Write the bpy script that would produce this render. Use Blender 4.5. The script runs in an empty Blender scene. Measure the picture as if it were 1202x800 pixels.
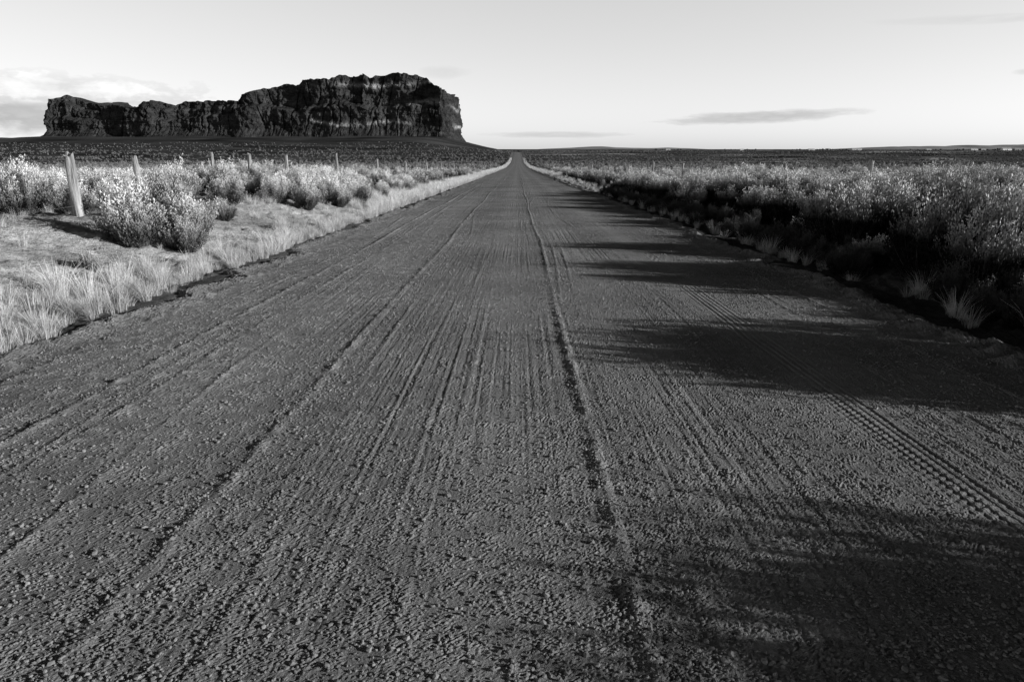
import bpy, math, random
import numpy as np
from mathutils import Vector, noise as mnoise
random.seed(7)
RNG = np.random.default_rng(11)
scene = bpy.context.scene
scene.view_settings.view_transform = 'Standard'
scene.view_settings.look = 'None'
scene.view_settings.exposure = 0

# ------------------------------------------------------------------ helpers
def link(o, parent=None):
    scene.collection.objects.link(o)
    if parent is not None:
        o.parent = parent
    return o

def np_mesh(name, verts, faces, smooth=False):
    """faces: (n,k) int array"""
    me = bpy.data.meshes.new(name)
    verts = np.ascontiguousarray(verts, dtype=np.float32)
    n, k = faces.shape
    me.vertices.add(len(verts)); me.vertices.foreach_set("co", verts.ravel())
    me.loops.add(n*k); me.loops.foreach_set("vertex_index", np.ascontiguousarray(faces, dtype=np.int32).ravel())
    me.polygons.add(n)
    me.polygons.foreach_set("loop_start", np.arange(0, n*k, k, dtype=np.int32))
    me.polygons.foreach_set("use_smooth", np.full(n, smooth, dtype=bool))
    me.update(calc_edges=True)
    return me

def grid_faces(nr, nc):
    r = np.arange(nr-1)[:, None]; c = np.arange(nc-1)[None, :]
    a = (r*nc+c).ravel()
    return np.stack([a, a+1, a+nc+1, a+nc], 1)

def fft_noise(ny, nx, dy, dx, filt, seed):
    g = np.random.default_rng(seed).standard_normal((ny, nx))
    F = np.fft.rfft2(g)
    ky = np.fft.fftfreq(ny, dy)[:, None]; kx = np.fft.rfftfreq(nx, dx)[None, :]
    F *= filt(np.abs(kx), np.abs(ky)); F[0, 0] = 0
    t = np.fft.irfft2(F, s=(ny, nx))
    return (t/t.std()).astype(np.float32)

def sample(t, X, Y, dx, dy):
    ny, nx = t.shape
    u = X/dx; v = Y/dy
    iu = np.floor(u).astype(np.int64); iv = np.floor(v).astype(np.int64)
    fu = u-iu; fv = v-iv
    i0 = iu % nx; i1 = (iu+1) % nx; j0 = iv % ny; j1 = (iv+1) % ny
    return (t[j0, i0]*(1-fu)*(1-fv)+t[j0, i1]*fu*(1-fv)+t[j1, i0]*(1-fu)*fv+t[j1, i1]*fu*fv)

def sstep(a, b, x):
    t = np.clip((x-a)/(b-a), 0, 1)
    return t*t*(3-2*t)

def band(l0, l1):     # wavelengths
    def f(kx, ky):
        k = np.sqrt(kx**2+ky**2)
        return np.exp(-(k*l0)**2)*(1-np.exp(-(k*l1)**2))
    return f

T_grav = fft_noise(2048, 2048, .005, .005, band(.0075, .028), 1)
T_lump = fft_noise(1024, 1024, .04, .04, band(.12, .6), 2)
T_streak = fft_noise(1024, 2048, .06, .008, lambda kx, ky: np.exp(-(kx*.03)**2)*(1-np.exp(-(kx*.3)**2))*np.exp(-(ky*5.)**2), 3)
T_wave = fft_noise(512, 512, 1., 1., band(4., 30.), 4)
T_big = fft_noise(512, 512, 20., 20., band(90., 500.), 5)
T_strip = fft_noise(512, 512, 14., 60., band(60., 600.), 6)

# ------------------------------------------------------------------ terrain shape
_py = np.array([-200, 0, 30, 66, 150, 300, 475, 650, 900, 1000, 1200, 2000, 4000, 16000.])
_pz = np.array([4.16, 0, -.63, -1.4, -3.2, -6, -7.5, -6.2, -3.3, -2.9, -3.8, -5, -6, -6.])
_gy = np.arange(-200, 16000, 5.)
_gz = np.interp(_gy, _py, _pz)
_k = np.exp(-np.linspace(-2, 2, 17)**2); _k /= _k.sum()
_gs = np.convolve(np.pad(_gz, 8, mode='edge'), _k, 'valid')
_gs = np.where(_gy > 80, _gs, np.where(_gy > 40, _gz+(_gs-_gz)*(_gy-40)/40, _gz))
def prof(Y): return np.interp(Y, _gy, _gs)

def mesa_hill(X, Y):
    dx = np.where(X < -960, (X+960)/210., np.where(X > -185, (X+185)/105., 0))
    dy = np.where(Y < 1560, (Y-1560)/430., np.where(Y > 1760, (Y-1760)/300., 0))
    return 31*np.exp(-dx**2)*np.exp(-dy**2)

def edge_jit(Y, side):
    return .05*sample(T_lump, Y*0+side*3.3, Y, .04, .04)+.13*sample(T_wave, Y*0+side*40, Y*3, 1., 1.)

def H(X, Y):
    z = prof(Y)
    nearf = 1-sstep(24, 70, Y)
    bankL = (.58*nearf+.08*(1-nearf))*sstep(5.0, 8.2, -X)*(1-.55*sstep(9.5, 14, -X))
    bankR = (.12)*sstep(5.0, 7.5, X)
    ditch = -.08*np.exp(-((np.abs(X)-4.85)/.4)**2)
    z = z+bankL+bankR+ditch
    off = sstep(6, 12, np.abs(X))
    z = z+off*.10*sample(T_wave, X, Y, 1., 1.)+sstep(40, 300, np.abs(X))*1.0*sample(T_big, X, Y, 20., 20.)*(1-.6*sstep(2500, 5000, Y))
    z = z+mesa_hill(X, Y)*sstep(8, 60, np.abs(X))
    verge = sstep(4.2, 4.6, np.abs(X))
    z = z+verge*.025*sample(T_lump, X, Y, .04, .04)*(1-sstep(60, 150, Y))
    return z

# ------------------------------------------------------------------ materials
def new_mat(name):
    m = bpy.data.materials.new(name); m.use_nodes = True
    nt = m.node_tree
    for n in list(nt.nodes): nt.nodes.remove(n)
    return m, nt, nt.nodes, nt.links

def mth(N, L, op, a, b=None, clamp=False):
    n = N.new('ShaderNodeMath'); n.operation = op; n.use_clamp = clamp
    for i, v in enumerate((a, b)):
        if v is None: continue
        if isinstance(v, (int, float)): n.inputs[i].default_value = v
        else: L.new(v, n.inputs[i])
    return n.outputs[0]

def noise_node(N, L, coord, scale, detail=4, rough=.6, out='Fac'):
    n = N.new('ShaderNodeTexNoise'); n.inputs['Scale'].default_value = scale
    n.inputs['Detail'].default_value = detail; n.inputs['Roughness'].default_value = rough
    L.new(coord, n.inputs['Vector']); return n.outputs[out]

def maprange(N, L, v, a, b, c, d):
    n = N.new('ShaderNodeMapRange')
    n.inputs[1].default_value = a; n.inputs[2].default_value = b
    n.inputs[3].default_value = c; n.inputs[4].default_value = d
    L.new(v, n.inputs[0]); return n.outputs[0]

def attr_surface(name, scales, bump_scale, bump_dist, bump_str=1., vec_scale=None, contrast=.5):
    """surface colour = vertex attribute 'alb' modulated by procedural noise"""
    m, nt, N, L = new_mat(name)
    out = N.new('ShaderNodeOutputMaterial'); p = N.new('ShaderNodeBsdfDiffuse')
    L.new(p.outputs[0], out.inputs[0])
    tc = N.new('ShaderNodeTexCoord'); co = tc.outputs['Object']
    if vec_scale:
        mp = N.new('ShaderNodeMapping'); mp.inputs['Scale'].default_value = vec_scale
        L.new(co, mp.inputs[0]); co2 = mp.outputs[0]
    else: co2 = co
    at = N.new('ShaderNodeAttribute'); at.attribute_name = 'alb'
    v = at.outputs['Fac']
    for s in scales:
        nz = noise_node(N, L, co2, s, 3, .65)
        v = mth(N, L, 'MULTIPLY', v, maprange(N, L, nz, .28, .72, 1-contrast, 1+contrast))
    L.new(v, p.inputs['Color'])
    b = N.new('ShaderNodeBump'); b.inputs['Distance'].default_value = bump_dist; b.inputs['Strength'].default_value = bump_str
    L.new(noise_node(N, L, co, bump_scale, 4, .7), b.inputs['Height'])
    L.new(b.outputs[0], p.inputs['Normal'])
    return m

M_ground = attr_surface('ground_soil', [1.3, 14.], 22., .04, 1., contrast=.35)
M_road = attr_surface('road_gravel', [.5, 70.], 90., .010, 1., contrast=.26)
M_rock = attr_surface('mesa_rock', [.02, .12], .25, 4.0, 1., vec_scale=(1, 1, 1.4), contrast=.40)

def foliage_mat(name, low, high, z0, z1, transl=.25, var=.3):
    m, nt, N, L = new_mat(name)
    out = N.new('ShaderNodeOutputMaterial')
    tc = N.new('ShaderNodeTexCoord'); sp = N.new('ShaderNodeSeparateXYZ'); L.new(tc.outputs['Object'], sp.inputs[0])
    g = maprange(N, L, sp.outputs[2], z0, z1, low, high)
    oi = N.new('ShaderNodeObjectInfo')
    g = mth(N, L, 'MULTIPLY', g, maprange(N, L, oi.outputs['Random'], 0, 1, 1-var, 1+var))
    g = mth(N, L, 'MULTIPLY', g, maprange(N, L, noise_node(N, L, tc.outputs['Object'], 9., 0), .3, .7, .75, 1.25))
    d = N.new('ShaderNodeBsdfDiffuse')
    L.new(g, d.inputs[0])
    if transl > 0:
        t = N.new('ShaderNodeBsdfTranslucent'); L.new(g, t.inputs[0])
        mx = N.new('ShaderNodeMixShader'); mx.inputs[0].default_value = transl
        L.new(d.outputs[0], mx.inputs[1]); L.new(t.outputs[0], mx.inputs[2]); L.new(mx.outputs[0], out.inputs[0])
    else: L.new(d.outputs[0], out.inputs[0])
    return m
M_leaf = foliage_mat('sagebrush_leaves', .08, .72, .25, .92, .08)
M_leaf_shade = foliage_mat('sagebrush_leaves_shaded', .02, .66, .55, 1.02, .0, .4)  # sagebrush leaf copy: shade painted into the body, tips left bright
M_leaf_low = foliage_mat('low_brush_leaves_shaded', .02, .10, .3, 1., .0)  # near-black leaf copy, shade of the taller bushes painted in
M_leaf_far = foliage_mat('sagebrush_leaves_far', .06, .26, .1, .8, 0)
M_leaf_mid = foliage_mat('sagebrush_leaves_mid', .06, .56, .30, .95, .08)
M_twig = foliage_mat('sagebrush_twigs', .06, .12, 0, 1, 0., .2)
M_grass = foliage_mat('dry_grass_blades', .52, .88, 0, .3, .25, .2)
M_tree = foliage_mat('distant_tree_foliage', .04, .08, 0, 1, 0, .2)

def simple_mat(name, col, nscale=8., contrast=.3, rough=.85, stretch=None, bump=.0):
    m, nt, N, L = new_mat(name)
    out = N.new('ShaderNodeOutputMaterial'); p = N.new('ShaderNodeBsdfPrincipled')
    p.inputs['Roughness'].default_value = rough; p.inputs['Specular IOR Level'].default_value = .2
    L.new(p.outputs[0], out.inputs[0])
    tc = N.new('ShaderNodeTexCoord'); co = tc.outputs['Object']
    if stretch:
        mp = N.new('ShaderNodeMapping'); mp.inputs['Scale'].default_value = stretch
        L.new(co, mp.inputs[0]); co = mp.outputs[0]
    nz = noise_node(N, L, co, nscale, 4, .65)
    L.new(maprange(N, L, nz, .3, .7, col*(1-contrast), col*(1+contrast)), p.inputs['Base Color'])
    if bump:
        b = N.new('ShaderNodeBump'); b.inputs['Distance'].default_value = bump
        L.new(nz, b.inputs['Height']); L.new(b.outputs[0], p.inputs['Normal'])
    return m
M_wood = simple_mat('weathered_wood', .30, 26., .75, .9, (1, 1, .08), .02)
M_wire = simple_mat('fence_wire', .12, 5., .2, .5)
M_wall = simple_mat('painted_wall', .75, 2., .05)
M_roof = simple_mat('metal_roof', .45, 2., .1)
M_dark = simple_mat('dark_opening', .03, 2., .1)
M_stone = simple_mat('gravel_stones', .24, 3., .5, .9)
M_hills = simple_mat('distant_hill_soil', .30, .002, .3)

# ------------------------------------------------------------------ ground sheet
def rows(y0, yn, segs):
    ys = [y0]
    while ys[-1] < yn:
        y = ys[-1]; ys.append(y+segs(y))
    return np.array(ys)
ysT = rows(-14, 14000, lambda y: .12 if y < 1 else max(.055, .0085*y))
xp = [3.6]
while xp[-1] < 9000:
    x = xp[-1]; xp.append(x+(.07 if x < 7 else min(.07+.022*(x-7), 40+.03*x)))
xp = np.array(xp)
xsT = np.concatenate([-xp[::-1], np.linspace(-3, 3, 5), xp])
XT, YT = np.meshgrid(xsT, ysT)
ZT = H(XT, YT)
ej = np.where(XT < 0, edge_jit(YT, -1), edge_jit(YT, 1))
ZT = ZT-.05*(1-sstep(4.05, 4.25, np.abs(XT)+ej*.6))*1.0
ZT = np.where(np.abs(XT) < 3.9, ZT-.05-.0012*np.clip(YT, 0, 400), ZT)
me = np_mesh('ground', np.stack([XT, YT, ZT], -1).reshape(-1, 3), grid_faces(*XT.shape), True)
alb = np.where(XT > 0, .08, .14)*np.ones(XT.shape)  # right side darker: bush shade painted into the soil colour
aX = np.abs(XT)
vg = sstep(4.2, 4.7, aX)*(1-sstep(6.0, 7.5, aX))*np.where(XT > 0, .12, 1)  # pale verge mostly removed on the right, painted as shaded
sand = sstep(4.5, 5.5, -XT)*(1-sstep(9.5, 12, -XT))*(1-sstep(24, 40, YT))
alb = alb*(1-vg)+.36*vg
alb = alb*(1-.85*sand)+.48*.85*sand
farf = sstep(60, 220, YT+aX*.4)
strip = sample(T_strip, XT, YT, 60., 14.)
farR = .10+.05*strip+.22*sstep(.8, 1.4, strip)
farL = .062+.020*strip
side = sstep(-60, 60, XT)
fa = np.clip(farL*(1-side)+farR*side, .02, .4)
fa = np.where((aX < 7.5) & (YT < 1100), .22, fa)
alb = alb*(1-farf)+fa*farf
alb *= 1+.15*np.clip(sample(T_wave, XT*2, YT*2, 1., 1.), -2, 2)*(1-farf)
at = me.attributes.new('alb', 'FLOAT', 'POINT'); at.data.foreach_set('value', alb.astype(np.float32).ravel())
ground = link(bpy.data.objects.new('ground', me)); me.materials.append(M_ground)

# ------------------------------------------------------------------ gravel road sheet
ysR = rows(-12, 1050, lambda y: .06 if y < 1.0 else max(.0075, .0042*y if y < 25 else .008*y))
xsR = np.linspace(-4.5, 4.5, 1000)
XR, YR = np.meshgrid(xsR, ysR)
def g(x, x0, w): return np.exp(-((x-x0)/w)**2)
def road_relief(X, Y):
    wob = .05*sample(T_wave, X*0+9, Y*.5, 1., 1.)
    wob2 = .10*sample(T_wave, X*0+29, Y*.4, 1., 1.)
    lump = sample(T_lump, X, Y, .04, .04)
    patch = sample(T_wave, X*5+50, Y*1.1, 1., 1.)
    ridgeN = np.clip(.85+.30*lump+.25*patch, .1, 2)
    ridgeW = np.clip(.40+.20*lump+.5*sample(T_wave, X*6, Y*1.0, 1., 1.), 0, 2)
    z = .0011*sample(T_streak, X, Y, .008, .06)*np.clip(.5+.45*patch, 0, 1.4)
    for x0, w, a in [(.42, .030, .0100), (-1.42, .032, .0095), (-2.88, .035, .0115), (-2.52, .03, .0070), (3.4, .05, .006), (-3.7, .07, .010)]:
        z = z+a*g(X+wob, x0, w)*ridgeN
    for x0, w, a in [(.50, .02, .004), (.66, .02, .004), (-1.54, .02, .004), (-1.15, .02, .004), (-.62, .02, .002), (-2.2, .025, .004), (-2.7, .02, .005),
                     (-3.25, .03, .006), (1.35, .02, .004), (1.62, .02, .003), (2.75, .02, .004), (2.95, .03, .005)]:
        z = z+a*g(X+wob2, x0, w)*ridgeW
    for x0 in (-1.95, -.1, 1.0, 2.2): z = z-.004*g(X+wob, x0, .3)
    return z, lump, wob
zr, lump, wob = road_relief(XR, YR)
tr = np.clip(g(XR+wob, 2.17, .12)*1.6, 0, 1)*sstep(.35, .6, .5+.3*sample(T_wave, XR*0+3, YR*2, 1., 1.)+.2)
tr2 = np.clip(g(XR+wob*1.5, -.07, .10)*1.3, 0, 1)*.5
fine = 1-.8*sstep(14, 45, YR)
rough = (.0016+.0008*np.clip(lump, -1.5, 2))*(1-.75*tr)*(1-.4*tr2)
zr = zr+rough*sample(T_grav, XR, YR, .005, .005)*fine+.0009*lump
tread = np.sin(2*np.pi*(YR/.055+np.abs(XR+wob-2.17)/.09))+.9*np.sign(np.sin(2*np.pi*(XR+wob)/.055))
zr = zr+.0022*tr*tread*(1-sstep(9, 16, YR))
tread2 = np.sin(2*np.pi*(YR/.06+np.abs(XR+wob*1.5+.07)/.12))
zr = zr+.0013*tr2*tread2*(1-sstep(7, 12, YR))
edge = np.abs(XR)+np.where(XR < 0, edge_jit(YR, -1), edge_jit(YR, 1))
crown = -.0022*XR**2
loose = g(edge, 4.0, .22)
berm = np.where(XR > 0, .050, .03)*g(edge, 4.02, .16)*(1+.25*lump)
zr = zr+crown+berm+.035-.12*sstep(4.12, 4.40, edge)+.0045*loose*sample(T_grav, XR*.5, YR*.5, .005, .005)*fine
ZR = prof(YR)+zr
me = np_mesh('gravel_road', np.stack([XR, YR, ZR], -1).reshape(-1, 3), grid_faces(*XR.shape), False)
comp = g(XR, -1.95, .35)+g(XR, -.1, .35)+g(XR, 1.0, .3)+g(XR, 2.2, .35)
albR = .255+.035*np.clip(comp, 0, 1)+.010*np.clip(sample(T_streak, XR+3, YR, .008, .06), -2, 2)+.014*np.clip(lump, -2, 2)-.04*sstep(3.3, 4.1, np.abs(XR))
at = me.attributes.new('alb', 'FLOAT', 'POINT'); at.data.foreach_set('value', albR.astype(np.float32).ravel())
me.materials.append(M_road)
road = link(bpy.data.objects.new('gravel_road', me))

# ------------------------------------------------------------------ loose stones (one object)
def ico():
    t = (1+5**.5)/2
    v = np.array([(-1, t, 0), (1, t, 0), (-1, -t, 0), (1, -t, 0), (0, -1, t), (0, 1, t), (0, -1, -t), (0, 1, -t), (t, 0, -1), (t, 0, 1), (-t, 0, -1), (-t, 0, 1)])
    f = np.array([(0, 11, 5), (0, 5, 1), (0, 1, 7), (0, 7, 10), (0, 10, 11), (1, 5, 9), (5, 11, 4), (11, 10, 2), (10, 7, 6), (7, 1, 8), (3, 9, 4), (3, 4, 2), (3, 2, 6), (3, 6, 8), (3, 8, 9), (4, 9, 5), (2, 4, 11), (6, 2, 10), (8, 6, 7), (9, 8, 1)])
    return v/np.linalg.norm(v[0]), f
iv, ifc = ico()
NS = 90000
u = RNG.random(NS)
Ys = 1.0*np.exp(u*np.log(22))-0.2
Xs = RNG.uniform(-1, 1, NS)*np.minimum(4.2, 1.0+.8*Ys)
cl = np.array([.42, .60, -1.42, -1.22, -2.6, -2.85, -3.2, 2.95, 3.4, -3.7, 4.0, -4.0, 4.1, 1.55])
pick = RNG.random(NS) < .26
wobs = .05*sample(T_wave, Ys*0+9, Ys*.5, 1., 1.)
Xs = np.where(pick, cl[RNG.integers(0, len(cl), NS)]+RNG.normal(0, .09, NS)-wobs, Xs)
k = ~((np.abs(Xs+wobs-2.17) < .15) & (RNG.random(NS) < .8)); Xs, Ys = Xs[k], Ys[k]; NS = len(Xs)
sz = .0024+.0030*RNG.random(NS)+.006*RNG.random(NS)**7
sz = np.where(RNG.random(NS) < .002, sz+.009*RNG.random(NS), sz)
sz *= 1+.03*Ys
zz, lp, _ = road_relief(Xs, Ys)
es = np.abs(Xs)+np.where(Xs < 0, edge_jit(Ys, -1), edge_jit(Ys, 1))
Zs = prof(Ys)+zz-.0022*Xs**2+.035+.001*lp+sz*.2+np.where(Xs > 0, .050, .03)*g(es, 4.02, .16)-.12*sstep(4.12, 4.40, es)
V = iv[None]*(1+.22*RNG.standard_normal((NS, 12, 1)))
V = V*(sz[:, None, None])*RNG.uniform(.75, 1.25, (NS, 1, 3))*np.array([1, 1, .75])
th = RNG.uniform(0, 6.28, NS); c, s = np.cos(th)[:, None], np.sin(th)[:, None]
V = np.stack([V[..., 0]*c-V[..., 1]*s, V[..., 0]*s+V[..., 1]*c, V[..., 2]], -1)
V += np.stack([Xs, Ys, Zs], -1)[:, None]
F = ifc[None]+(np.arange(NS)*12)[:, None, None]
me = np_mesh('loose_gravel', V.reshape(-1, 3), F.reshape(-1, 3)); me.materials.append(M_stone)
link(bpy.data.objects.new('loose_gravel', me))

# ------------------------------------------------------------------ plants
def unit(a): return a/np.maximum(np.linalg.norm(a, axis=-1, keepdims=True), 1e-9)

def bush_mesh(name, seed, nclump, nstem, nleaf, LL, LW, leafmat, wide=.5, tw=.008):
    r = np.random.default_rng(seed)
    a = r.uniform(0, 6.283, nclump); rad = wide*np.sqrt(r.random(nclump))
    ch = .95-.50*(rad/wide)**1.5+r.normal(0, .08, nclump)
    C = np.stack([rad*np.cos(a), rad*np.sin(a), ch], -1)
    C[0] = (0.05, 0, .92)
    k = r.integers(0, nclump, nstem)
    tip = C[k]+r.normal(0, 1, (nstem, 3))*np.array([.10, .10, .085])
    tip[:, 2] = np.clip(tip[:, 2], .12, 1.12)
    base = np.stack([r.normal(0, .05, nstem), r.normal(0, .05, nstem), np.full(nstem, -.05)], -1)
    ctrl = np.stack([tip[:, 0]*.75, tip[:, 1]*.75, tip[:, 2]*.35], -1)+r.normal(0, .03, (nstem, 3))
    def bez(i, t):
        t = t[:, None]
        p = (1-t)**2*base[i]+2*t*(1-t)*ctrl[i]+t*t*tip[i]
        d = 2*(1-t)*(ctrl[i]-base[i])+2*t*(tip[i]-ctrl[i])
        return p, unit(d)
    n = nstem*nleaf
    i = np.repeat(np.arange(nstem), nleaf)
    t = .22+.82*r.random(n)**.85
    P, D = bez(i, t)
    P = P+r.normal(0, .024, (n, 3))
    D = unit(D*.8+r.normal(0, .45, (n, 3))+np.array([0, 0, .45]))
    S = unit(np.cross(D, r.normal(0, 1, (n, 3))))
    Ln = (LL*r.uniform(.6, 1.3, n))[:, None]; Wn = (LW*r.uniform(.7, 1.2, n))[:, None]
    lv = np.stack([P, P+D*Ln*.5+S*Wn*.5, P+D*Ln, P+D*Ln*.5-S*Wn*.5], 1).reshape(-1, 3)
    lf = np.arange(n*4).reshape(-1, 4)
    seg = 5; tv = []
    idx = np.arange(nstem); side = unit(r.normal(0, 1, (nstem, 3)))
    for sgi in range(seg+1):
        tt = np.full(nstem, sgi/seg); p, d = bez(idx, tt)
        w = tw*(1-.8*sgi/seg)
        sd = unit(np.cross(d, side))
        tv.append(p-sd*w); tv.append(p+sd*w)
    tv = np.stack(tv, 1)
    o = len(lv)
    sf = []
    for sgi in range(seg):
        b = np.arange(nstem)*(2*(seg+1))+2*sgi+o
        sf.append(np.stack([b, b+1, b+3, b+2], 1))
    sf = np.concatenate(sf)
    me = np_mesh(name, np.concatenate([lv, tv.reshape(-1, 3)]), np.concatenate([lf, sf]))
    me.materials.append(leafmat); me.materials.append(M_twig)
    mi = np.zeros(len(lf)+len(sf), dtype=np.int32); mi[len(lf):] = 1
    me.polygons.foreach_set('material_index', mi)
    return me

def recolor(meshes, mat):
    out = []
    for m in meshes:
        c = m.copy(); c.materials[0] = mat; out.append(c)
    return out

def tuft_mesh(name, seed, nb, h, spread, w):
    r = np.random.default_rng(seed)
    a = r.uniform(0, 6.283, nb); out = np.stack([np.cos(a), np.sin(a), a*0], -1)
    b0 = out*(spread*.35*np.sqrt(r.random(nb)))[:, None]
    hh = h*r.uniform(.45, 1.1, nb); lean = r.uniform(.1, .75, nb)*hh
    sd = unit(np.cross(out, np.array([0, 0, 1.]))+r.normal(0, .5, (nb, 3)))
    vs = []
    seg = 3
    for k in range(seg+1):
        t = k/seg
        p = b0+out*(lean*t**1.8)[:, None]; p[:, 2] += hh*(t-.25*t**3*(lean/hh))-.01
        ww = w*(1-t*.85)
        vs += [p-sd*ww, p+sd*ww]
    V = np.stack(vs, 1); fs = []
    for k in range(seg):
        b = np.arange(nb)*(2*(seg+1))+2*k
        fs.append(np.stack([b, b+1, b+3, b+2], 1))
    me = np_mesh(name, V.reshape(-1, 3), np.concatenate(fs)); me.materials.append(M_grass)
    return me

def instancer(top, label, meshes, X, Y, S, sink=.03, Z=None):
    """scatter child meshes on faces of a carrier mesh; one carrier per variant"""
    n = len(X); Z = H(X, Y)-sink if Z is None else Z
    var = RNG.integers(0, len(meshes), n); yaw = RNG.uniform(0, 6.283, n)
    for k, m in enumerate(meshes):
        i = np.where(var == k)[0]
        if len(i) == 0: continue
        c = np.array([(-.5, -.5), (.5, -.5), (.5, .5), (-.5, .5)])
        cs, sn = np.cos(yaw[i])[:, None], np.sin(yaw[i])[:, None]
        vx = (c[None, :, 0]*cs-c[None, :, 1]*sn)*S[i][:, None]+X[i][:, None]
        vy = (c[None, :, 0]*sn+c[None, :, 1]*cs)*S[i][:, None]+Y[i][:, None]
        vz = np.repeat(Z[i][:, None], 4, 1)
        pm = np_mesh(label+'_scatter', np.stack([vx, vy, vz], -1).reshape(-1, 3), np.arange(len(i)*4).reshape(-1, 4))
        po = link(bpy.data.objects.new(label+'_scatter', pm), top)
        po.instance_type = 'FACES'; po.use_instance_faces_scale = True; po.instance_faces_scale = 1.
        po.show_instancer_for_render = False; po.show_instancer_for_viewport = False
        link(bpy.data.objects.new(label, m), po)

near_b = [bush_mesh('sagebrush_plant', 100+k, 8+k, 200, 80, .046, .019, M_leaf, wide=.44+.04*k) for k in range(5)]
shade_b = recolor(near_b, M_leaf_shade)
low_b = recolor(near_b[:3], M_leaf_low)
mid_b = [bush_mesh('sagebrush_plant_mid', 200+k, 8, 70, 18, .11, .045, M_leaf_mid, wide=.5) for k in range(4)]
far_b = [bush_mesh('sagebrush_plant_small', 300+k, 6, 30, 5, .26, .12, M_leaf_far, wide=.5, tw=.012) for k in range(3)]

sage = link(bpy.data.objects.new('sagebrush', None))
# --- hand-placed near plants (x, y, size)
bl = np.array([(-9.8, 13.6, 1.0), (-10.7, 13.0, .92), (-11.5, 14.5, 1.0), (-9.3, 15.8, .6), (-6.35, 11.3, 1.05), (-6.9, 13.4, .95), (-6.0, 12.5, .9), (-5.7, 11.7, .6),
      (-9.2, 19.0, 1.1), (-8.3, 19.8, 1.0), (-8.3, 17.2, .6), (-7.4, 17.8, .75), (-6.3, 20.8, .95), (-7.0, 22.2, 1.05), (-6.0, 23.5, .85), (-5.9, 26, .9), (-6.6, 27, 1.0),
      (-11.2, 16.8, 1.0), (-12.2, 17.5, 1.05), (-11.8, 19.5, 1.05), (-6.6, 15.5, .5), (-12.5, 12.5, .9), (-5.9, 9.3, .3)])
br = np.array([(5.25, 1.2, 1.12), (5.7, .9, 1.25), (6.3, 1.0, 1.3), (5.3, .5, 1.2), (5.8, .2, 1.25), (6.4, .2, 1.3), (5.4, -.3, 1.2), (6.0, -.6, 1.25), (5.3, -1.2, 1.1), (6.9, .4, 1.35), (6.9, -.5, 1.3),
      (5.6, 4.1, 1.15), (6.3, 4.0, 1.25), (6.0, 4.8, 1.2), (7.1, 4.1, 1.3), (6.8, 4.9, 1.25), (5.6, 4.7, 1.1), (5.7, 5.9, .6), (5.5, 6.8, .5), (6.4, 6.2, .75), (7.3, 6.3, .85), (6.5, 7.2, .75), (7.5, 7.4, .9),
      (5.5, 8.0, .9), (6.1, 8.2, 1.1), (7.0, 8.5, 1.2),
      (5.5, 9.2, 1.15), (6.3, 9.3, 1.2), (7.3, 9.4, 1.25), (5.4, 10.3, .5), (6.2, 10.7, .65), (7.3, 10.9, .85), (5.6, 11.9, 1.2), (6.5, 12.1, 1.25), (7.5, 12.2, 1.25), (5.5, 13.2, .6), (6.5, 13.3, .8), (7.6, 13.6, .9)])
def scatter(n, x0, x1, y0, y1):
    return RNG.uniform(x0, x1, n), RNG.uniform(y0, y1, n)
Xa, Ya = scatter(1050, 5.4, 30, 3.4, 40)
k = ~((Xa < 8.0) & (Ya < 13.8)) & ~((Xa < 6.8) & (sample(T_wave, Xa*0+7, Ya*3, 1., 1.) > .3)); Xa, Ya = Xa[k], Ya[k]
Xb, Yb = scatter(480, -30, -5.8, 14, 40)
k = ~((Xb > -9) & (Yb < 20)) & ~((Xb > -6.5) & (RNG.random(len(Xb)) < .4)); Xb, Yb = Xb[k], Yb[k]
Xc, Yc = scatter(25, 9, 22, -6, 2)
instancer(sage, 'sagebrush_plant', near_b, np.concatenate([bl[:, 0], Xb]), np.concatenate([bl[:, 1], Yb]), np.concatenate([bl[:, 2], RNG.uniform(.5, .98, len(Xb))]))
instancer(sage, 'sagebrush_plant_shaded', shade_b, np.concatenate([br[:, 0], Xa, Xc]), np.concatenate([br[:, 1], Ya, Yc]), np.concatenate([br[:, 2], RNG.uniform(.65, 1.2, len(Xa)), RNG.uniform(.5, .8, len(Xc))]))  # same sagebrush meshes, using the leaf copy with painted shade
Xd, Yd = scatter(130, 4.85, 5.6, 4.0, 40)           # low growth along the right road edge, shade painted into its leaves
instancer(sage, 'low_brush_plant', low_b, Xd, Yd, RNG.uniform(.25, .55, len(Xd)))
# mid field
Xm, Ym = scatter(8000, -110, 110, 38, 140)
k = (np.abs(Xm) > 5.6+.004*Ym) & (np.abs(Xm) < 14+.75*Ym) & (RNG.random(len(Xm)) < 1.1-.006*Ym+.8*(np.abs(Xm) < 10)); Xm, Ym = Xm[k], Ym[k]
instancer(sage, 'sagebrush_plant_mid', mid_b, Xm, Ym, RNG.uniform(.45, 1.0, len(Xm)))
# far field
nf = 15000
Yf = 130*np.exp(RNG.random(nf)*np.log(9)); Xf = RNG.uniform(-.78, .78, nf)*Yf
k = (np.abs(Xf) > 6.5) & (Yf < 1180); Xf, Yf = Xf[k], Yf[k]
instancer(sage, 'sagebrush_plant_small', far_b, Xf, Yf, RNG.uniform(.6, 1.1, len(Xf))*(1+Yf*.0010))

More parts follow.
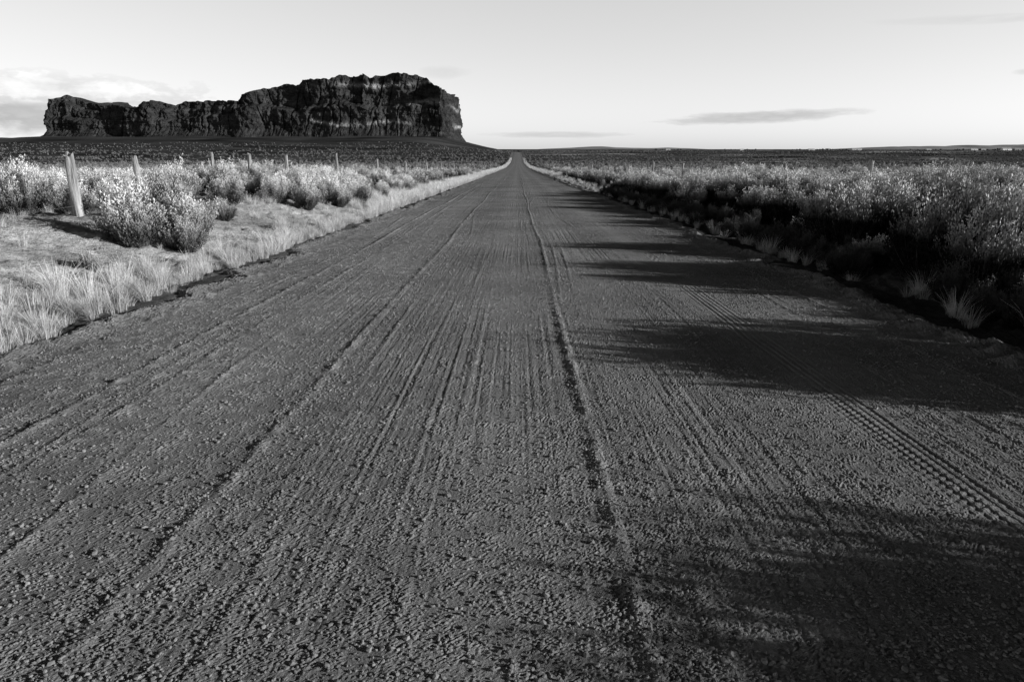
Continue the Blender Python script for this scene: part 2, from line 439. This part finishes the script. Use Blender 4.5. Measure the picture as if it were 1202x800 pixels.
grass_top = link(bpy.data.objects.new('dry_grass', None))
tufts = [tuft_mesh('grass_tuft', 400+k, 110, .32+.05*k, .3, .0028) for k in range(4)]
gx, gy, gs = [], [], []
def addg(X, Y, s0, s1): gx.append(X); gy.append(Y); gs.append(RNG.uniform(s0, s1, len(X)))
X1, Y1 = scatter(640, -5.6, -4.3, 2, 24); k = RNG.random(len(X1)) < 1-.8*sstep(4.6, 5.5, -X1); addg(X1[k], Y1[k], .3, 1.0)
cxs, cys = scatter(24, -8.5, -5.0, 4, 22)
for a_, b_ in zip(cxs, cys):
    m_ = RNG.integers(3, 10); addg(a_+RNG.normal(0, .28, m_), b_+RNG.normal(0, .35, m_), .3, .95)
X1, Y1 = scatter(110, -8.0, -5.0, 4, 8.2); addg(X1, Y1, .4, 1.0)
X1, Y1 = scatter(110, -12, -5.0, 7, 24); addg(X1, Y1, .15, .45)
X1, Y1 = scatter(1700, -6.2, -4.3, 24, 90); addg(X1, Y1, .7, 1.2)
X1, Y1 = scatter(70, 4.5, 5.2, 2.5, 24); addg(X1, Y1, .3, .9)
X1, Y1 = scatter(260, 4.6, 5.8, 24, 90); addg(X1, Y1, .5, .9)
X1, Y1 = scatter(150, 8, 24, 1, 30); addg(X1, Y1, .4, .9)
X1, Y1 = scatter(400, -26, -9, 12, 34); addg(X1, Y1, .4, .9)
Y1 = 90*np.exp(RNG.random(2400)*np.log(7)); X1 = RNG.choice([-1, 1], 2400, p=[.7, .3])*(4.6+RNG.random(2400)*2.); addg(X1, Y1, 1.0, 1.7)
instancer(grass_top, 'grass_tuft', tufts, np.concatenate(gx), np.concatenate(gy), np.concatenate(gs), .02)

# ------------------------------------------------------------------ fences
def post_mesh(h, r, seed):
    nv, nz = 14, 16
    V = []
    for j in range(nz+1):
        t = j/nz; z = -.3+(h+.3)*t
        for i in range(nv):
            a = 2*math.pi*i/nv
            q = mnoise.noise(Vector((math.cos(a)*1.4+seed, math.sin(a)*1.4, z*1.2)))
            q2 = mnoise.noise(Vector((math.cos(a)*4+seed, math.sin(a)*4, z*.7)))
            rad = r*(1.08-.18*t)*(1+.30*q+.2*q2)
            zz = z+(.10*q2+.04*math.cos(a+seed) if j == nz else 0)
            V.append((math.cos(a)*rad+.02*math.sin(z*2.5+seed), math.sin(a)*rad, zz))
    F = []
    for j in range(nz):
        for i in range(nv):
            F.append((j*nv+i, j*nv+(i+1) % nv, (j+1)*nv+(i+1) % nv, (j+1)*nv+i))
    V.append((0, 0, h-.03)); c = len(V)-1
    for i in range(nv): F.append((nz*nv+i, nz*nv+(i+1) % nv, c))
    me = bpy.data.meshes.new('fence_post'); me.from_pydata(V, [], F); me.materials.append(M_wood); me.update()
    return me

def tube(pts, r, n=5):
    V = []; F = []
    for i, p in enumerate(pts):
        d = (Vector(pts[min(i+1, len(pts)-1)])-Vector(pts[max(i-1, 0)])).normalized()
        s = d.cross(Vector((0, 0, 1))).normalized(); u2 = s.cross(d)
        for k in range(n):
            a = 2*math.pi*k/n; V.append(tuple(Vector(p)+s*math.cos(a)*r+u2*math.sin(a)*r))
    for i in range(len(pts)-1):
        for k in range(n): F.append((i*n+k, i*n+(k+1) % n, (i+1)*n+(k+1) % n, (i+1)*n+k))
    return V, F

def fence(posts, seed):
    top = link(bpy.data.objects.new('barbed_wire_fence', None)); tops = []
    for j, (x, y, h, r) in enumerate(posts):
        z = float(H(np.array([x]), np.array([y]))[0])
        o = link(bpy.data.objects.new('fence_post', post_mesh(h, r, seed+j*1.7)), top)
        o.location = (x, y, z); lx, ly = random.uniform(-.04, .04), random.uniform(-.04, .04)
        o.rotation_euler = (lx, ly, 0) if j != 1 else (0, -.035, 0)
        tops.append((x, y, z, h))
    V = []; F = []
    for lvl in (.93, .68, .42, .2):
        for (a, b) in zip(tops[:-1], tops[1:]):
            pts = []
            for t in np.linspace(0, 1, 9):
                sag = -.05*4*t*(1-t)
                pts.append((a[0]+(b[0]-a[0])*t, a[1]+(b[1]-a[1])*t, (a[2]+a[3]*lvl)*(1-t)+(b[2]+b[3]*lvl)*t+sag))
            v, f = tube(pts, .0032); o = len(V); V += v; F += [tuple(q+o for q in ff) for ff in f]
    me = bpy.data.meshes.new('wire'); me.from_pydata(V, [], F); me.materials.append(M_wire)
    link(bpy.data.objects.new('wire', me), top)
fence([(-8.2, 8.2, 1.2, .07), (-8.4, 13.2, 1.16, .085), (-9.4, 17.3, 1.25, .075), (-9.75, 22.5, 1.28, .055), (-9.9, 26, 1.35, .065), (-9.9, 30.2, 1.25, .065), (-9.9, 38.5, 1.5, .075), (-9.9, 50, 1.6, .08),
       (-9.9, 62, 1.6, .08), (-9.9, 77, 1.6, .09), (-9.9, 92, 1.6, .09), (-9.9, 110, 1.6, .09)], 3)
fence([(10.2, 7, 1.1, .06), (10.3, 13.5, 1.1, .06), (10.4, 20.8, 1.48, .085), (10.4, 27.5, 1.48, .075), (10.4, 35.5, 1.45, .07), (10.4, 44, 1.5, .07), (10.4, 54, 1.55, .08), (10.4, 66, 1.5, .08), (10.4, 80, 1.5, .08), (10.4, 98, 1.5, .08)], 31)

# ------------------------------------------------------------------ mesa
sky_x = np.array([-1030, -1010, -986, -959, -941, -923, -860, -824, -800, -788, -761, -734, -707, -662, -599, -586, -554, -508, -467, -458, -427, -400, -373, -328, -314, -301, -247, -211, -193, -178, -157, -139, -128, -121, -112, -90.])
sky_z = np.array([97, 103, 110, 113, 104, 99, 92, 88, 90, 100, 99, 95, 100, 104, 104, 116, 124, 134, 136, 148, 146, 145, 153, 155, 146, 156, 156, 152, 149, 137, 125, 119, 112, 104, 98, 90.])
xl, xr, yf, yb = -1028., -132., 1500., 1790.
pts = []
for t in np.linspace(0, 1, 1100): pts.append((xl+30+(xr-xl-60)*t, yf+0.0))
for t in np.linspace(0, 1, 150)[1:-1]:
    a = -math.pi/2+math.pi*t; pts.append((xr-30+30*math.cos(a), (yf+yb)/2+(yb-yf)/2*math.sin(a)))
for t in np.linspace(0, 1, 300): pts.append((xr-30-(xr-xl-60)*t, yb))
for t in np.linspace(0, 1, 120)[1:-1]:
    a = math.pi/2+math.pi*t; pts.append((xl+30+30*math.cos(a), (yf+yb)/2+(yb-yf)/2*math.sin(a)))
P = np.array(pts); n = len(P)
tan = np.roll(P, -1, 0)-np.roll(P, 1, 0); nrm = unit(np.stack([tan[:, 1], -tan[:, 0]], -1))
def nz(x, y, z, s): return mnoise.noise(Vector((x*s, y*s, z*s)))
def blocky(v): # flattens noise into plateaus with sharp steps -> blocks
    return math.tanh(v*5)*.6+v*.4
NV = 104
Vm = np.zeros((NV+14, n, 3)); Am = np.zeros((NV+14, n))
for i in range(n):
    x, y = P[i]
    endf = min(1, max(0, (x-(xr-70))/50))
    big = (30*nz(x, y, 3, .007)+8*nz(x, y, 9, .02))*(1-.8*endf)
    ht0 = float(np.interp(x, sky_x, sky_z))
    crag = 2.4*blocky(nz(x, y, 55, .03))+1.6*blocky(nz(x, y, 77, .1))
    top = ht0+crag-2
    ledge = .55+.30*nz(x, y, 21, .006); ledge2 = .78+.2*nz(x, y, 25, .009)
    lw = max(0, 14+26*nz(x, y, 31, .008)+(16 if -600 < x < -330 else 0))*(1-.9*endf); lw2 = max(0, 6+20*nz(x, y, 35, .012))*(1-.9*endf)
    b = float(H(np.array([x]), np.array([y]))[0])-14
    taw = .30+.16*nz(x, y, 61, .010)
    for j in range(NV):
        v = j/(NV-1); z = b+(top-b)*v
        tal = max(0, taw-v)/taw
        o = big+(36-16*endf)*tal**1.3
        o -= lw*min(1, max(0, (v-ledge)/.06)); o -= lw2*min(1, max(0, (v-ledge2)/.04)); o -= 8*v*(1-.6*endf)
        cf = (1-tal)
        c1 = blocky(mnoise.noise(Vector((x*.022, y*.022, z*.018+4)))); c2 = blocky(mnoise.noise(Vector((x*.06, y*.06, z*.042+9))))
        cr = abs(mnoise.noise(Vector((x*.04, y*.04, z*.011+14))))
        c3 = blocky(mnoise.noise(Vector((x*.16, y*.16, z*.12+3))))
        o += cf*(4.0*c1+2.6*c2+1.5*c3-6*max(0, 1-cr*12))
        st = nz(x*.10, y*.10, z, .12)+.6*nz(x*.2, y*.2, z, .32)
        o += cf*2.3*st+2.4*nz(x, y, z, .05)+1.8*nz(x, y, z, .14)+1.3*nz(x, y, z, .35)
        Vm[j, i] = (x+nrm[i, 0]*o, y+nrm[i, 1]*o, z)
        lay = max(0, math.sin(z*.15+2.6*nz(x, y, z, .012)+.5*nz(x, y, z, .1))) if x > -440 else .3
        pale = max(0, nz(x, y, z*2.2, .012)+.10)
        Am[j, i] = (.046+.020*st+.24*lay**4*pale*1.9) if tal <= 0.35 else .046+.03*nz(x, y, z, .1)
    cx, cy = min(max(x, xl+60), xr-60), (yf+yb)/2
    e = Vm[NV-1, i].copy()
    for q in range(14):
        f = ((q+1)/14)**1.5*.985
        px, py = e[0]+(cx-e[0])*f, e[1]+(cy-e[1])*f
        hz = float(np.interp(px, sky_x, sky_z))
        Vm[NV+q, i] = (px, py, e[2]+(hz-2-e[2])*min(1, f*2)+3*blocky(nz(px, py, 5, .04))*min(1, f*4)*(1-f)-8*f)
        Am[NV+q, i] = .05
R, C = Vm.shape[:2]
idx = np.arange(R*C).reshape(R, C)
nx_ = np.roll(idx, -1, 1)
faces = np.stack([idx[:-1], nx_[:-1], nx_[1:], idx[1:]], -1).reshape(-1, 4)
me = np_mesh('mesa', Vm.reshape(-1, 3), faces, False)
at = me.attributes.new('alb', 'FLOAT', 'POINT'); at.data.foreach_set('value', np.clip(Am, .012, .35).astype(np.float32).ravel())
me.materials.append(M_rock)
link(bpy.data.objects.new('rock_mesa', me))

# ------------------------------------------------------------------ distant hills
def ridge(name, x0, x1, y, hgt, depth, seed):
    nx, ny = 240, 24
    xs = np.linspace(x0, x1, nx); ys = np.linspace(-1, 1, ny)
    V = np.zeros((ny, nx, 3))
    for i, x in enumerate(xs):
        e = math.sin(math.pi*i/(nx-1))**.6
        hh = hgt*e*(.55+.6*mnoise.fractal(Vector((x*.0006, seed, 0)), 1., 2., 4))
        for j, s in enumerate(ys):
            V[j, i] = (x, y+s*depth, -9+max(0, hh)*(1-s*s)*(1+.25*mnoise.noise(Vector((x*.002, s*2, seed)))))
    me = np_mesh(name, V.reshape(-1, 3), grid_faces(ny, nx), True); me.materials.append(M_hills)
    link(bpy.data.objects.new(name, me))
ridge('distant_hills', 4300, 9500, 9500, 115, 900, 2.)
ridge('distant_hills', 300, 3000, 11500, 60, 900, 7.)

# ------------------------------------------------------------------ farm buildings & trees
def farm(x, y, w, d, h, rot):
    z = float(H(np.array([x]), np.array([y]))[0])-.3
    top = link(bpy.data.objects.new('farm_building', None)); top.location = (x, y, z); top.rotation_euler = (0, 0, rot)
    def part(nm, V, F, m):
        me = bpy.data.meshes.new(nm); me.from_pydata(V, [], F); me.materials.append(m); link(bpy.data.objects.new(nm, me), top)
    a, b = w/2, d/2; rh = h+.3*d
    part('walls', [(-a, -b, 0), (a, -b, 0), (a, b, 0), (-a, b, 0), (-a, -b, h), (a, -b, h), (a, b, h), (-a, b, h), (-a, 0, rh), (a, 0, rh)],
         [(0, 1, 5, 4), (2, 3, 7, 6), (1, 2, 6, 9, 5), (3, 0, 4, 8, 7)], M_wall)
    e = .6
    part('roof', [(-a-e, -b-e, h-.2), (a+e, -b-e, h-.2), (a+e, 0, rh+.25), (-a-e, 0, rh+.25), (a+e, b+e, h-.2), (-a-e, b+e, h-.2)], [(0, 1, 2, 3), (3, 2, 4, 5)], M_roof)
    part('door', [(-2, -b-.05, 0), (2, -b-.05, 0), (2, -b-.05, h*.8), (-2, -b-.05, h*.8)], [(0, 1, 2, 3)], M_dark)
    for s in (-1, 1):
        part('window', [(s*a*.6-1, -b-.05, h*.4), (s*a*.6+1, -b-.05, h*.4), (s*a*.6+1, -b-.05, h*.7), (s*a*.6-1, -b-.05, h*.7)], [(0, 1, 2, 3)], M_dark)
fb = [(1240, 3000, 26, 12, 5, .1), (1330, 3050, 16, 10, 4, -.2), (1420, 2980, 40, 14, 6, 0), (1010, 3200, 18, 10, 4, .3), (1890, 2950, 30, 12, 6, .1), (1960, 3000, 18, 12, 5, 0),
      (2030, 2960, 44, 14, 6, .2), (2120, 3020, 24, 12, 6, -.1), (1790, 3100, 20, 12, 5, 0), (700, 3300, 20, 10, 4, .1)]
for f in fb: farm(*f)
tt = link(bpy.data.objects.new('distant_trees', None))
tree_m = [bush_mesh('distant_tree', 500+k, 7, 60, 10, .2, .1, M_tree, wide=.45, tw=.02) for k in range(2)]
tx, ty = [], []
for f in fb:
    for q in range(9): tx.append(f[0]+random.uniform(-70, 70)); ty.append(f[1]+random.uniform(-5, 60))
tx, ty = np.array(tx), np.array(ty)
instancer(tt, 'distant_tree', tree_m, tx, ty, RNG.uniform(4, 8, len(tx)))

# ------------------------------------------------------------------ sun, sky, camera
ELEV = math.radians(13.4)
sd = Vector((.972, -.235, 0)).normalized()
to_sun = Vector((sd.x*math.cos(ELEV), sd.y*math.cos(ELEV), math.sin(ELEV)))
sl = bpy.data.lights.new('sun', 'SUN'); sl.energy = 5.0; sl.angle = math.radians(.5); sl.color = (1, 1, 1)
so = link(bpy.data.objects.new('sun', sl)); so.rotation_euler = to_sun.to_track_quat('Z', 'Y').to_euler()

w = bpy.data.worlds.new('World'); scene.world = w; w.use_nodes = True
N, L = w.node_tree.nodes, w.node_tree.links
for x in list(N): N.remove(x)
wo = N.new('ShaderNodeOutputWorld'); bg = N.new('ShaderNodeBackground'); L.new(bg.outputs[0], wo.inputs[0])
st = N.new('ShaderNodeTexSky'); st.sky_type = 'NISHITA'; st.sun_disc = False
st.sun_elevation = ELEV; st.sun_rotation = math.atan2(sd.x, sd.y)
sc = N.new('ShaderNodeSeparateColor'); L.new(st.outputs[0], sc.inputs[0])
lum = mth(N, L, 'POWER', mth(N, L, 'MULTIPLY', sc.outputs[0], .5), .45)      # monochrome (red-sensitive) sky
tc = N.new('ShaderNodeTexCoord'); sx = N.new('ShaderNodeSeparateXYZ'); L.new(tc.outputs['Generated'], sx.inputs[0])
az = mth(N, L, 'ARCTAN2', sx.outputs[0], sx.outputs[1]); el = mth(N, L, 'ARCSINE', sx.outputs[2])
fall = maprange(N, L, el, .20, .29, 1., .02)
lum = mth(N, L, 'MULTIPLY', lum, fall)
lum = mth(N, L, 'MULTIPLY', lum, .67)
cv = N.new('ShaderNodeCombineXYZ'); L.new(mth(N, L, 'MULTIPLY', az, 16.), cv.inputs[0]); L.new(mth(N, L, 'MULTIPLY', el, 90.), cv.inputs[1])
nnA = noise_node(N, L, cv.outputs[0], 1.3, 5, .6)
cv2 = N.new('ShaderNodeCombineXYZ'); L.new(mth(N, L, 'MULTIPLY', az, 14.), cv2.inputs[0]); L.new(mth(N, L, 'MULTIPLY', el, 34.), cv2.inputs[1])
nnB = noise_node(N, L, cv2.outputs[0], 1.5, 5, .6)
def cloud(a0, e0, wa, we, nn, amp, dens, col, prev, tilt=0.):
    da = mth(N, L, 'SUBTRACT', az, a0); de = mth(N, L, 'SUBTRACT', mth(N, L, 'SUBTRACT', el, e0), mth(N, L, 'MULTIPLY', da, tilt))
    r2 = mth(N, L, 'ADD', mth(N, L, 'POWER', mth(N, L, 'ABSOLUTE', mth(N, L, 'MULTIPLY', da, 1./wa)), 2.), mth(N, L, 'POWER', mth(N, L, 'ABSOLUTE', mth(N, L, 'MULTIPLY', de, 1./we)), 2.))
    m = mth(N, L, 'ADD', mth(N, L, 'SUBTRACT', 1., r2), mth(N, L, 'MULTIPLY', mth(N, L, 'SUBTRACT', nn, .5), amp))
    m = mth(N, L, 'MULTIPLY', maprange(N, L, m, .05, .8, 0, 1), dens)
    inv = mth(N, L, 'SUBTRACT', 1., m)
    shade = mth(N, L, 'MULTIPLY', maprange(N, L, nn, .3, .7, .8, 1.2), col)
    return mth(N, L, 'ADD', mth(N, L, 'MULTIPLY', prev, inv), mth(N, L, 'MULTIPLY', m, shade))
lum = cloud(.320, .0400, .135, .0095, nnA, 2.2, .75, .50, lum, .035)
lum = cloud(.055, .0190, .11, .0050, nnA, 2.2, .6, .56, lum)
lum = cloud(-.58, .064, .19, .024, nnB, 2.6, .85, .50, lum)
lum = cloud(-.58, .068, .17, .020, nnB, 2.6, .8, .98, lum)
lum = cloud(-.66, .034, .16, .020, nnB, 2.4, .85, .46, lum)
lum = cloud(-.10, .100, .04, .010, nnB, 2.2, .25, .55, lum)
lum = cloud(.61, .083, .02, .004, nnA, 2., .45, .6, lum)
lum = cloud(.57, .14, .14, .006, nnA, 2., .3, .6, lum, -.05)
L.new(lum, bg.inputs[0]); bg.inputs[1].default_value = 1.0

cam = bpy.data.cameras.new('camera'); cam.lens = 24; cam.sensor_width = 36; cam.clip_end = 40000; cam.clip_start = .05
co = link(bpy.data.objects.new('camera', cam)); co.location = (0, 0, 1.5+.035)
co.rotation_euler = (math.radians(90-15.7), 0, math.radians(.43))
scene.camera = co
print('done')
